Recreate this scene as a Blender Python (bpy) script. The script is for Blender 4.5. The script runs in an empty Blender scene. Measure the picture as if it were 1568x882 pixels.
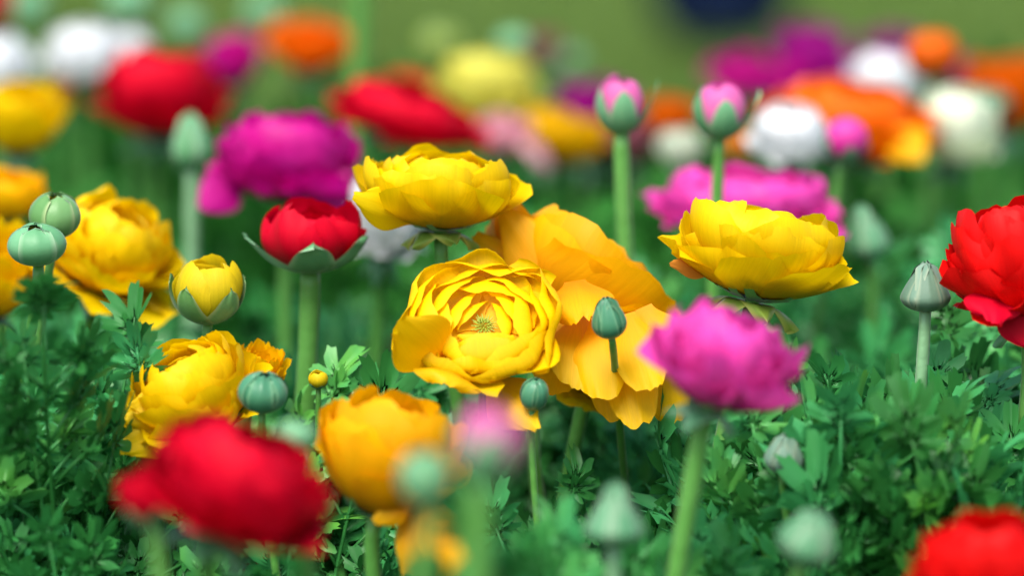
import bpy, math, random
import numpy as np
from mathutils import Vector, Matrix

sc = bpy.context.scene
COL = sc.collection
R_ = math.radians

# ------------------------------------------------------------------ camera, sky, sun, exposure
PITCH = R_(8.76)
CAM = np.array((0.0, 0.0, 0.60))
LENS = 135.0
FPX = 1568 * LENS / 36.0                     # focal length in photograph pixels
FWD = np.array((0, math.cos(PITCH), -math.sin(PITCH)))
UPV = np.array((0, math.sin(PITCH), math.cos(PITCH)))
RGT = np.array((1.0, 0, 0))
cam_d = bpy.data.cameras.new("camera")
cam = bpy.data.objects.new("camera", cam_d)
COL.objects.link(cam)
cam.location = CAM
cam.rotation_euler = (math.pi / 2 - PITCH, 0, 0)
cam_d.lens = LENS
cam_d.sensor_width = 36
cam_d.clip_start = 0.05
cam_d.clip_end = 2000
cam_d.dof.use_dof = True
cam_d.dof.focus_distance = 1.675
cam_d.dof.aperture_fstop = 3.2
sc.camera = cam

SUN_EL, SUN_AZ = R_(58), R_(200)             # azimuth clockwise from +Y (behind the camera, a little left)
w = bpy.data.worlds.new("World")
sc.world = w
w.use_nodes = True
nt = w.node_tree
bg = nt.nodes["Background"]
sky = nt.nodes.new("ShaderNodeTexSky")
sky.sky_type = 'NISHITA'
sky.sun_disc = False
sky.sun_elevation = SUN_EL
sky.sun_rotation = SUN_AZ
sky.dust_density = 3.0
sky.air_density = 1.0
nt.links.new(sky.outputs[0], bg.inputs[0])
bg.inputs[1].default_value = 0.148
sun_d = bpy.data.lights.new("sun", 'SUN')
sun_d.energy = 2.7
sun_d.angle = R_(32)
sun_d.color = (1.0, 0.96, 0.9)
sun = bpy.data.objects.new("sun", sun_d)
COL.objects.link(sun)
sdir = Vector((math.sin(SUN_AZ) * math.cos(SUN_EL), math.cos(SUN_AZ) * math.cos(SUN_EL), math.sin(SUN_EL)))
sun.rotation_euler = sdir.to_track_quat('Z', 'Y').to_euler()
sc.view_settings.view_transform = 'Standard'
sc.view_settings.look = 'None'
sc.view_settings.exposure = 0.95
sc.view_settings.gamma = 1.0
sc.cycles.use_denoising = True
sc.cycles.max_bounces = 8
sc.cycles.transmission_bounces = 6
sc.cycles.diffuse_bounces = 5

# ------------------------------------------------------------------ helpers
def at(px, py, d):
    return CAM + d * (FWD + RGT * (px - 784) / FPX + UPV * (441 - py) / FPX)

def proj(P):
    q = np.asarray(P) - CAM
    d = q @ FWD
    return 784 + FPX * (q @ RGT) / d, 441 - FPX * (q @ UPV) / d, d

def tag(o, label=None, cat=None, group=None, kind=None):
    if label: o['label'] = label
    if cat: o['category'] = cat
    if group: o['group'] = group
    if kind: o['kind'] = kind
    return o

def empty(name, loc):
    o = bpy.data.objects.new(name, None)
    o.empty_display_size = 0.02
    o.location = loc
    COL.objects.link(o)
    return o

def link(name, me, parent=None):
    o = bpy.data.objects.new(name, me)
    COL.objects.link(o)
    if parent is not None: o.parent = parent
    return o

def grid_faces(nu, nv, off=0, close=False):
    f = []
    m = nu if close else nu - 1
    for j in range(nv - 1):
        for i in range(m):
            i2 = (i + 1) % nu
            f.append((off + j * nu + i, off + j * nu + i2, off + (j + 1) * nu + i2, off + (j + 1) * nu + i))
    return f

class MB:
    """collects vertices, faces and a (u,v) per vertex"""
    def __init__(s): s.v = []; s.f = []; s.uv = []; s.n = 0
    def add(s, P, F, UV):
        s.v.append(np.asarray(P, float)); s.uv.append(np.asarray(UV, float))
        s.f += [tuple(k + s.n for k in q) for q in F]; s.n += len(P)
    def mesh(s, name, mat, origin=None, smooth=True):
        V = np.concatenate(s.v)
        if origin is not None: V = V - np.asarray(origin)
        UV = np.concatenate(s.uv)
        me = bpy.data.meshes.new(name)
        me.from_pydata(V.tolist(), [], s.f)
        lay = me.uv_layers.new(name="UVMap")
        li = np.zeros(len(me.loops), dtype=np.int32)
        me.loops.foreach_get("vertex_index", li)
        lay.data.foreach_set("uv", UV[li].astype(np.float32).ravel())
        if smooth: me.polygons.foreach_set("use_smooth", np.ones(len(me.polygons), dtype=bool))
        me.materials.append(mat)
        me.update()
        return me

def wob(rng, n=4, base=1.0):
    ks = [(base * (i + 1) * rng.uniform(.8, 1.25), rng.uniform(0, 6.28), rng.uniform(.5, 1) / (i + 1) ** .7) for i in range(n)]
    return lambda x: sum(a * np.sin(k * x + p) for k, p, a in ks)

def tube(mb, pts, r0, r1, seg=9, ridge=0.06):
    pts = np.asarray(pts, float); n = len(pts)
    T = np.gradient(pts, axis=0); T /= np.linalg.norm(T, axis=1)[:, None]
    ref = np.array((0.0, 1.0, 0.15)) if abs(T[0][1]) < .8 else np.array((1.0, 0, 0))
    V = []; UV = []
    for i in range(n):
        a = np.cross(T[i], ref); a /= np.linalg.norm(a); b = np.cross(T[i], a)
        r = (r0 + (r1 - r0) * i / (n - 1)) * (1 + (.05 * math.sin(2.3 * i + 90 * pts[0][0]) if seg > 6 else 0))
        for k in range(seg):
            t = 2 * math.pi * k / seg
            rr = r * (1 + ridge * math.cos(3 * t))
            V.append(pts[i] + rr * (math.cos(t) * a + math.sin(t) * b)); UV.append((k / seg, i / (n - 1)))
    F = grid_faces(seg, n, 0, True)
    F.append(tuple(range(seg))[::-1]); F.append(tuple((n - 1) * seg + k for k in range(seg)))
    mb.add(V, F, UV)

def bez(p0, p1, p2, p3, n=12):
    t = np.linspace(0, 1, n)[:, None]
    return (1 - t) ** 3 * p0 + 3 * (1 - t) ** 2 * t * p1 + 3 * (1 - t) * t * t * p2 + t ** 3 * p3

# ------------------------------------------------------------------ materials
def newmat(name):
    m = bpy.data.materials.new(name); m.use_nodes = True
    n = m.node_tree; n.nodes.clear()
    return m, n, n.nodes, n.links

def ramp(nd, a, b, p0=0.0, p1=1.0):
    r = nd.new("ShaderNodeValToRGB")
    r.color_ramp.elements[0].position = p0; r.color_ramp.elements[1].position = p1
    r.color_ramp.elements[0].color = (*a, 1); r.color_ramp.elements[1].color = (*b, 1)
    return r

def petal_mat(name, base, tip, trans=0.42, rough=0.52, spec=0.2, vein=0.11):
    m, n, nd, lk = newmat(name)
    uv = nd.new("ShaderNodeUVMap"); uv.uv_map = "UVMap"
    sep = nd.new("ShaderNodeSeparateXYZ"); lk.new(uv.outputs[0], sep.inputs[0])
    cr = ramp(nd, base, tip, 0.05, 0.8); lk.new(sep.outputs[1], cr.inputs[0])
    mp = nd.new("ShaderNodeMapping"); mp.inputs['Scale'].default_value = (55, 1.8, 1); lk.new(uv.outputs[0], mp.inputs[0])
    oi = nd.new("ShaderNodeObjectInfo")
    no = nd.new("ShaderNodeTexNoise"); no.noise_dimensions = '4D'; no.inputs['Scale'].default_value = 1.0; no.inputs['Detail'].default_value = 3
    lk.new(mp.outputs[0], no.inputs['Vector'])
    mu = nd.new("ShaderNodeMath"); mu.operation = 'MULTIPLY'; mu.inputs[1].default_value = 40; lk.new(oi.outputs['Random'], mu.inputs[0]); lk.new(mu.outputs[0], no.inputs['W'])
    # faint veins and petal to petal variation
    vr = nd.new("ShaderNodeMapRange"); vr.inputs['From Min'].default_value = .3; vr.inputs['From Max'].default_value = .7
    vr.inputs['To Min'].default_value = 1 - vein; vr.inputs['To Max'].default_value = 1.0; lk.new(no.outputs['Fac'], vr.inputs['Value'])
    rr = nd.new("ShaderNodeMapRange"); rr.inputs['To Min'].default_value = .86; rr.inputs['To Max'].default_value = 1.06; lk.new(oi.outputs['Random'], rr.inputs['Value'])
    pm = nd.new("ShaderNodeMath"); pm.operation = 'MULTIPLY'; lk.new(vr.outputs[0], pm.inputs[0]); lk.new(rr.outputs[0], pm.inputs[1])
    mx = nd.new("ShaderNodeVectorMath"); mx.operation = 'SCALE'; lk.new(cr.outputs[0], mx.inputs[0]); lk.new(pm.outputs[0], mx.inputs['Scale'])
    bp = nd.new("ShaderNodeBump"); bp.inputs['Strength'].default_value = .12; bp.inputs['Distance'].default_value = .002; lk.new(no.outputs['Fac'], bp.inputs['Height'])
    p = nd.new("ShaderNodeBsdfPrincipled"); p.inputs['Roughness'].default_value = rough; p.inputs['Specular IOR Level'].default_value = spec
    lk.new(mx.outputs[0], p.inputs['Base Color']); lk.new(bp.outputs[0], p.inputs['Normal'])
    t = nd.new("ShaderNodeBsdfTranslucent"); lk.new(mx.outputs[0], t.inputs['Color']); lk.new(bp.outputs[0], t.inputs['Normal'])
    ms = nd.new("ShaderNodeMixShader"); ms.inputs[0].default_value = trans; lk.new(p.outputs[0], ms.inputs[1]); lk.new(t.outputs[0], ms.inputs[2])
    out = nd.new("ShaderNodeOutputMaterial"); lk.new(ms.outputs[0], out.inputs[0])
    return m

def green_mat(name, stops, edge=None, trans=0.25, rough=0.42, spec=0.4, scale=60, bump=.15, sheen=0.0):
    """plant green: object-to-object variation, mottling, optional pale margin along u = 0 / 1"""
    m, n, nd, lk = newmat(name)
    oi = nd.new("ShaderNodeObjectInfo")
    cr = nd.new("ShaderNodeValToRGB"); cr.color_ramp.elements[0].color = (*stops[0], 1); cr.color_ramp.elements[1].color = (*stops[-1], 1)
    for i, s in enumerate(stops[1:-1]):
        e = cr.color_ramp.elements.new((i + 1) / (len(stops) - 1)); e.color = (*s, 1)
    tc = nd.new("ShaderNodeTexCoord")
    no = nd.new("ShaderNodeTexNoise"); no.inputs['Scale'].default_value = scale; no.inputs['Detail'].default_value = 4
    lk.new(tc.outputs['Object'], no.inputs['Vector'])
    ad = nd.new("ShaderNodeMath"); ad.operation = 'MULTIPLY_ADD'; ad.inputs[1].default_value = .55; lk.new(no.outputs['Fac'], ad.inputs[0])
    sb = nd.new("ShaderNodeMath"); sb.operation = 'MULTIPLY_ADD'; sb.inputs[1].default_value = .8; sb.inputs[2].default_value = -.2
    lk.new(oi.outputs['Random'], sb.inputs[0]); lk.new(sb.outputs[0], ad.inputs[2]); lk.new(ad.outputs[0], cr.inputs[0])
    colour = cr.outputs[0]
    if edge:
        uv = nd.new("ShaderNodeUVMap"); uv.uv_map = "UVMap"
        sep = nd.new("ShaderNodeSeparateXYZ"); lk.new(uv.outputs[0], sep.inputs[0])
        a = nd.new("ShaderNodeMath"); a.operation = 'SUBTRACT'; a.inputs[1].default_value = .5; lk.new(sep.outputs[0], a.inputs[0])
        b = nd.new("ShaderNodeMath"); b.operation = 'ABSOLUTE'; lk.new(a.outputs[0], b.inputs[0])
        mr = nd.new("ShaderNodeMapRange"); mr.inputs['From Min'].default_value = .34; mr.inputs['From Max'].default_value = .5; mr.inputs['To Max'].default_value = .8
        lk.new(b.outputs[0], mr.inputs['Value'])
        mi = nd.new("ShaderNodeMix"); mi.data_type = 'RGBA'; lk.new(mr.outputs[0], mi.inputs['Factor']); lk.new(colour, mi.inputs['A']); mi.inputs['B'].default_value = (*edge, 1)
        colour = mi.outputs['Result']
    bp = nd.new("ShaderNodeBump"); bp.inputs['Strength'].default_value = bump; bp.inputs['Distance'].default_value = .002; lk.new(no.outputs['Fac'], bp.inputs['Height'])
    p = nd.new("ShaderNodeBsdfPrincipled"); p.inputs['Roughness'].default_value = rough; p.inputs['Specular IOR Level'].default_value = spec
    p.inputs['Sheen Weight'].default_value = sheen; p.inputs['Sheen Roughness'].default_value = .35
    lk.new(colour, p.inputs['Base Color']); lk.new(bp.outputs[0], p.inputs['Normal'])
    out = nd.new("ShaderNodeOutputMaterial")
    if trans > 0:
        t = nd.new("ShaderNodeBsdfTranslucent"); lk.new(colour, t.inputs['Color'])
        ms = nd.new("ShaderNodeMixShader"); ms.inputs[0].default_value = trans; lk.new(p.outputs[0], ms.inputs[1]); lk.new(t.outputs[0], ms.inputs[2])
        lk.new(ms.outputs[0], out.inputs[0])
    else:
        lk.new(p.outputs[0], out.inputs[0])
    return m

PM = {
    'yellow':  petal_mat('yellow_petal', (0.85, 0.46, 0.0), (0.91, 0.645, 0.0)),
    'golden':  petal_mat('golden_petal', (0.86, 0.42, 0.0), (0.92, 0.63, 0.0)),
    'amber':   petal_mat('amber_petal', (0.86, 0.36, 0.0), (0.92, 0.55, 0.0)),
    'orange':  petal_mat('deep_yellow_petal', (0.84, 0.27, 0.0), (0.92, 0.47, 0.0)),
    'tangerine': petal_mat('orange_petal', (0.70, 0.07, 0.0), (0.90, 0.17, 0.0)),
    'peach':   petal_mat('peach_petal', (0.85, 0.30, 0.02), (0.90, 0.36, 0.05)),
    'red':     petal_mat('red_petal', (0.34, 0.0, 0.004), (0.64, 0.0, 0.020), trans=.25, rough=.6, spec=.12),
    'scarlet': petal_mat('scarlet_petal', (0.48, 0.0, 0.0), (0.78, 0.004, 0.004), trans=.25, rough=.55, spec=.15),
    'magenta': petal_mat('magenta_petal', (0.40, 0.0, 0.18), (0.66, 0.002, 0.29), spec=.35),
    'pink':    petal_mat('pink_petal', (0.60, 0.0, 0.28), (0.86, 0.075, 0.47), spec=.4),
    'purple':  petal_mat('purple_petal', (0.25, 0.0, 0.14), (0.36, 0.002, 0.22)),
    'white':   petal_mat('white_petal', (0.78, 0.82, 0.80), (0.86, 0.88, 0.88), vein=.05, trans=.2),
    'cream':   petal_mat('cream_petal', (0.60, 0.76, 0.45), (0.78, 0.85, 0.66), vein=.06, trans=.2),
    'lemon':   petal_mat('lemon_petal', (0.60, 0.62, 0.05), (0.80, 0.76, 0.13)),
    'blush':   petal_mat('blush_petal', (0.80, 0.30, 0.36), (0.84, 0.42, 0.48)),
    'budpink': petal_mat('bud_pink_petal', (0.72, 0.30, 0.50), (0.76, 0.16, 0.44), spec=.35),
    'budyel':  petal_mat('bud_yellow_petal', (0.55, 0.50, 0.01), (0.80, 0.62, 0.01)),
    'lime':    petal_mat('lime_petal', (0.25, 0.42, 0.12), (0.36, 0.52, 0.18)),
    'dusky':   petal_mat('dusky_petal', (0.30, 0.09, 0.11), (0.36, 0.11, 0.14)),
}
SEPAL = green_mat('sepal_green', [(0.06, 0.20, 0.085), (0.09, 0.26, 0.125), (0.12, 0.31, 0.155)], edge=(0.28, 0.40, 0.26), trans=.12, rough=.5, sheen=.14, bump=.4)
SEPAL_LIGHT = green_mat('pale_sepal_green', [(0.08, 0.26, 0.10), (0.12, 0.33, 0.155), (0.15, 0.38, 0.19)], edge=(0.30, 0.46, 0.28), trans=.12, rough=.5, sheen=.14, bump=.4)
SEPAL_DARK = green_mat('dark_sepal_green', [(0.035, 0.15, 0.07), (0.05, 0.20, 0.10), (0.07, 0.24, 0.13)], edge=(0.16, 0.34, 0.18), trans=.1, rough=.4, sheen=.14, bump=.4)
SEPAL_GREY = green_mat('grey_sepal_green', [(0.09, 0.17, 0.11), (0.12, 0.22, 0.15), (0.15, 0.26, 0.19)], edge=(0.26, 0.33, 0.22), trans=.05, rough=.6, sheen=.14, bump=.4)
SEPAL_YEL = green_mat('yellow_green_sepal', [(0.18, 0.30, 0.04), (0.28, 0.38, 0.05)], edge=(0.5, 0.5, 0.1), trans=.2, rough=.45)
SEPAL_BUD = green_mat('light_green_sepal', [(0.10, 0.26, 0.07), (0.16, 0.34, 0.12)], edge=(0.38, 0.48, 0.22), trans=.2, rough=.45, sheen=.14, bump=.4)
SEP = {'y2': SEPAL_BUD, 'n': SEPAL, 'l': SEPAL_LIGHT, 'd': SEPAL_DARK, 'g': SEPAL_GREY, 'y': SEPAL_YEL}
STEM = green_mat('stem_green', [(0.055, 0.20, 0.03), (0.085, 0.27, 0.045), (0.12, 0.32, 0.07)], trans=.0, rough=.45, scale=120, sheen=.14, bump=.4)
STEM_PALE = green_mat('pale_stem_green', [(0.16, 0.34, 0.16), (0.22, 0.42, 0.22)], trans=.0, rough=.5, scale=120, sheen=.14, bump=.4)
LEAF = green_mat('leaf_green', [(0.024, 0.135, 0.022), (0.036, 0.235, 0.048), (0.055, 0.335, 0.105), (0.14, 0.42, 0.04)], trans=.30, rough=.40, spec=.35)
LEAF_BACK = green_mat('far_leaf_green', [(0.014, 0.09, 0.008), (0.024, 0.15, 0.018), (0.045, 0.22, 0.03)], trans=.28, rough=.55, spec=.15, scale=9)
DRY = green_mat('withered_leaf', [(0.06, 0.04, 0.012), (0.13, 0.10, 0.03)], trans=.3, rough=.7)
HEART = green_mat('flower_heart_green', [(0.18, 0.26, 0.01), (0.34, 0.40, 0.03)], trans=.0, rough=.5, scale=400)

# ------------------------------------------------------------------ setting: lawn, bed
def ground_mat(name, a, b, scale, rough=.95):
    m, n, nd, lk = newmat(name)
    tc = nd.new("ShaderNodeTexCoord")
    n1 = nd.new("ShaderNodeTexNoise"); n1.inputs['Scale'].default_value = scale; n1.inputs['Detail'].default_value = 8; lk.new(tc.outputs['Object'], n1.inputs['Vector'])
    n2 = nd.new("ShaderNodeTexNoise"); n2.inputs['Scale'].default_value = scale * .06; n2.inputs['Detail'].default_value = 3; lk.new(tc.outputs['Object'], n2.inputs['Vector'])
    ad = nd.new("ShaderNodeMath"); ad.operation = 'ADD'; lk.new(n1.outputs[0], ad.inputs[0]); lk.new(n2.outputs[0], ad.inputs[1])
    cr = ramp(nd, a, b, .7, 1.3); lk.new(ad.outputs[0], cr.inputs[0])
    bp = nd.new("ShaderNodeBump"); bp.inputs['Strength'].default_value = .6; bp.inputs['Distance'].default_value = .01; lk.new(n1.outputs[0], bp.inputs['Height'])
    p = nd.new("ShaderNodeBsdfPrincipled"); p.inputs['Roughness'].default_value = rough; p.inputs['Specular IOR Level'].default_value = .1
    lk.new(cr.outputs[0], p.inputs['Base Color']); lk.new(bp.outputs[0], p.inputs['Normal'])
    out = nd.new("ShaderNodeOutputMaterial"); lk.new(p.outputs[0], out.inputs[0])
    return m

LAWN = ground_mat('lawn_turf', (0.046, 0.092, 0.014), (0.082, 0.145, 0.024), 14)
SOIL = ground_mat('bed_soil', (0.025, 0.017, 0.011), (0.06, 0.042, 0.028), 40)
mb = MB(); mb.add([(-400, -400, 0), (400, -400, 0), (400, 400, 0), (-400, 400, 0)], [(0, 1, 2, 3)], [(0, 0), (1, 0), (1, 1), (0, 1)])
tag(link('lawn', mb.mesh('lawn', LAWN)), kind='structure')
# flower bed: slightly domed soil sheet
rng = random.Random(5)
nx, ny = 40, 50
V = []; UV = []
for j in range(ny):
    for i in range(nx):
        x = -1.5 + 3.0 * i / (nx - 1); y = .5 + 2.75 * j / (ny - 1)
        e = min(1, min(i, nx - 1 - i, j, ny - 1 - j) / 3)
        V.append((x, y, -.02 + .045 * e + (rng.uniform(-.006, .006) if e > 0 else 0))); UV.append((i / nx, j / ny))
mb = MB(); mb.add(V, grid_faces(nx, ny), UV)
tag(link('bed_soil', mb.mesh('bed_soil', SOIL)), kind='structure')

# ------------------------------------------------------------------ flower parts in a unit frame (axis +Z, receptacle at origin)
NU, NV = 17, 17
UU, VV = np.meshgrid(np.linspace(-1, 1, NU), np.linspace(0, 1, NV))

def patch(th, w, amax, Rl, z0, rng, flare=0.0, ripple=.05, tooth=.03, edge=0.0, round_=.24, point=0.0, neck=.22, tip=0.0, droop=0.0, nu=NU, nv=NV, fold=0.0):
    """one petal or sepal: a patch of a sphere of radius Rl resting on (0,0,z0), reaching polar angle amax from below"""
    if (nu, nv) == (NU, NV): U, Vv = UU, VV
    else: U, Vv = np.meshgrid(np.linspace(-1, 1, nu), np.linspace(0, 1, nv))
    n1, n2, n3 = wob(rng, 3, 1.6), wob(rng, 4, 5.0), wob(rng, 3, 2.2)
    s = np.clip(Vv / .6, 0, 1); s = s * s * (3 - 2 * s)
    W = w * (neck + (1 - neck) * s)
    if point: W = W * np.clip(1 - Vv, 0, 1) ** (.75 * point) * (1 + point * .35)
    al = amax * Vv * (1 - round_ * np.abs(U) ** 2.4) + tooth * Vv ** 6 * n2(U * 1.3) + .03 * Vv ** 3 * n1(U)
    be = U * W
    m = np.stack([np.sin(al) * math.cos(th), np.sin(al) * math.sin(th), -np.cos(al)], -1)
    t = np.array((-math.sin(th), math.cos(th), 0))
    crinkle = .5 * tooth * Vv ** 5 * np.sin(13 * U + 9 * n1(U)) * (nu > 9)
    D = np.cos(be)[..., None] * m + np.sin(be)[..., None] * t
    rad = 1 + flare * Vv ** 4 + crinkle + ripple * Vv ** 2 * n3(U + .6 * Vv) + edge * np.abs(U) ** 2 * Vv - fold * np.exp(-(U / .25) ** 2) * Vv
    P = D * (Rl * rad)[..., None]
    P[..., 2] += Rl + z0
    if tip:
        tt = np.clip((al - 1.5) / 1.5, 0, 1); P[..., :2] *= (1 - .52 * min(1, tip) * tt ** 1.1)[..., None]
    if tip: P[..., 2] += tip * Rl * np.clip((al - 1.45) / 1.5, 0, 1) ** 1.7 * 1.8
    if droop: P[..., 2] -= droop * Rl * Vv ** 3
    UV = np.stack([(U + 1) / 2, Vv], -1)
    return P.reshape(-1, 3), UV.reshape(-1, 2), grid_faces(nu, nv)

def lerp(a, b, t): return a + (b - a) * t

def bloom(rng, L=7, a_in=2.55, a_out=1.75, dome=.45, flare=.12, ripple=.045, tooth=.03, n_in=3, n_out=6, r_in=.26, w_in=1.0, w_out=.62, pw=.85, edge=.03, droop=0.0, hole=0.0):
    out = []
    th = rng.uniform(0, 6.28)
    for l in range(L):
        f = l / (L - 1)
        if f < hole: continue
        n = round(lerp(n_in, n_out, f)); Rl = lerp(r_in, 1.0, f ** pw)
        th += 2.4
        for k in range(n):
            a = lerp(a_in, a_out, f ** 1.1) + rng.uniform(-.13, .13)
            out.append(patch(th + 6.283 * k / n + rng.uniform(-.18, .18), lerp(w_in, w_out, f) * rng.uniform(.9, 1.15), a,
                             Rl * rng.uniform(.96, 1.05), dome * (1 - f) * .9, rng,
                             flare=flare * f ** 2 * rng.uniform(.3, 1.5) - .10 * (1 - f), ripple=ripple * (.5 + f), tooth=tooth, edge=edge * rng.uniform(-.5, 1.4),
                             droop=droop * max(0, f - .6) / .4 * rng.uniform(.5, 1.3)))
    return out

STYLES = {
    'full': dict(),
    'wide': dict(L=7, a_in=2.3, a_out=1.5, dome=.55, flare=.16, n_out=7, w_out=.55, ripple=.06, tooth=.045),
    'ruffle': dict(L=7, a_in=2.3, a_out=1.55, dome=.55, flare=.2, n_out=7, w_out=.5, ripple=.10, tooth=.07),
    'bowl': dict(L=7, a_in=2.6, a_out=2.0, dome=.32, flare=.03, n_in=3, n_out=5, r_in=.36, w_in=.95, w_out=.82, ripple=.10, edge=.10),
    'globe': dict(L=7, a_in=2.5, a_out=2.1, dome=.30, flare=.0, n_in=3, n_out=5, r_in=.34, w_in=.95, w_out=.85, ripple=.06, edge=.05),
    'mound': dict(L=8, a_in=2.7, a_out=1.3, dome=.72, flare=.06, n_in=3, n_out=7, r_in=.36, w_in=1.0, w_out=.62, pw=.8, ripple=.09, edge=.06, tooth=.05, droop=.22),
    'redcup': dict(L=5, a_in=2.85, a_out=2.42, dome=.22, flare=.06, n_in=3, n_out=5, w_out=.75, w_in=1.0, r_in=.42, ripple=.09, tooth=.06, edge=.07),
    'plump': dict(L=5, a_in=2.9, a_out=2.5, dome=.1, flare=-.02, n_in=3, n_out=5, r_in=.5, w_in=1.0, w_out=.9, ripple=.05, tooth=.03, edge=.03),
    'shut': dict(L=4, a_in=2.95, a_out=2.72, dome=.05, flare=-.03, n_in=3, n_out=4, r_in=.6, w_in=1.0, w_out=1.05, ripple=.02, tooth=.015, edge=.0),
    'dome': dict(L=6, a_in=2.85, a_out=2.0, dome=.5, flare=.02, n_in=3, n_out=6, r_in=.4, w_in=1.0, w_out=.75, ripple=.07, edge=.05, tooth=.04),
    'cup': dict(L=5, a_in=2.6, a_out=2.0, dome=.2, flare=.05, n_in=3, n_out=5, w_out=.8, r_in=.4, ripple=.06),
    'ball': dict(L=5, a_in=2.7, a_out=2.5, dome=.12, flare=-.04, n_in=3, n_out=4, w_out=.95, r_in=.5, ripple=.02, tooth=.02),
    'mop': dict(L=6, a_in=2.3, a_out=1.35, dome=.7, flare=.25, n_out=8, w_out=.48, ripple=.09, tooth=.06, droop=.5),
}
LOW = 9

BBOX = []      # (x0, y0, x1, y1, depth) of every bloom, so that leaves do not grow through or over it
GROUPS = {}

def rotation(axis, spin):
    z = np.array((axis[0], -axis[2], axis[1]), float); z /= np.linalg.norm(z)     # (right, up, toward viewer) -> world
    q = Vector(z).to_track_quat('Z', 'Y').to_matrix() @ Matrix.Rotation(spin, 3, 'Z')
    return np.array(q), z

def fit(parts, Rm, cx, cy, w, h, d, zfix=None):
    """real size and place of the bloom, from its width and height in the picture and its distance"""
    A = np.concatenate([p[0] for p in parts])
    zs = zfix or .75
    for _ in range(1 if zfix else 14):
        B = (A * (1, 1, zs)) @ Rm.T
        x = B @ RGT; y = B @ UPV
        ratio = (y.max() - y.min()) / (x.max() - x.min())
        if not zfix: zs = min(1.7, max(.28, zs * ((h / w) / ratio) ** .8))
    S = w * d / FPX / (x.max() - x.min())
    C = np.array(((x.max() + x.min()) / 2, (y.max() + y.min()) / 2)) * S
    dep = (B @ FWD) * S; dc = (dep.max() + dep.min()) / 2
    off = at(cx, cy, d) - (RGT * C[0] + UPV * C[1] + FWD * dc)
    return zs, S, off

def stem_pts(base, axis, foot, n=14, k=.05):
    p1 = base - axis * k; L = base[2]
    return bez(base, p1, base + (foot - base) * .6 + np.array((.004 * math.sin(70 * base[0]), 0, 0)), foot, n)

def stem_foot(base, stem, d, rng):
    """stem = a picture point the stem passes; it is carried on straight down to the soil"""
    if stem is None:
        return np.array((base[0] + rng.uniform(-.02, .02), base[1] + rng.uniform(-.01, .03), .012))
    q = at(stem[0], stem[1], d)
    t = (base[2] - .012) / max(.02, base[2] - q[2])
    f = base + (q - base) * t
    f[0] = base[0] + max(-.07, min(.07, f[0] - base[0])); f[1] = base[1] + .01; f[2] = .012
    return f

def picture_petal(base, tip, wd, d0, d1, rng, bulge=.2, bend=.0, square=.5, tooth=.03):
    """a single loose petal from a base to a tip point (picture points with distances), wd wide, bulging towards the viewer"""
    A = at(base[0], base[1], d0); B = at(tip[0], tip[1], d1)
    L = np.linalg.norm(B - A); e = (B - A) / L
    n = FWD - (FWD @ e) * e; n = -n / np.linalg.norm(n); s = np.cross(e, n)
    W = wd * (d0 + d1) / 2 / FPX / 2
    U, Vv = UU, VV
    n2, n3 = wob(rng, 4, 4.0), wob(rng, 3, 2.0)
    pr = np.clip(Vv / .55, 0, 1); pr = .3 + .7 * pr * pr * (3 - 2 * pr)
    end = 1 - (1 - square) * np.clip((Vv - .55) / .45, 0, 1) ** 2
    v2 = Vv * (1 - .18 * np.abs(U) ** 2.5) + tooth * Vv ** 6 * n2(U)
    P = A + e * (v2 * L)[..., None] + s * (U * W * pr * end)[..., None]
    crinkle = .05 * W * Vv ** 4 * np.sin(9 * U + 7 * n3(U))
    hgt = crinkle + bulge * W * (1 - U ** 2) * np.sin(np.clip(Vv, 0, 1) * math.pi * .8) + bend * L * Vv ** 2 + .06 * W * n3(U * 1.2 + Vv) * Vv
    P = P + n * hgt[..., None]
    UV = np.stack([(U + 1) / 2, Vv], -1)
    return P.reshape(-1, 3), UV.reshape(-1, 2), grid_faces(NU, NV)

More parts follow.
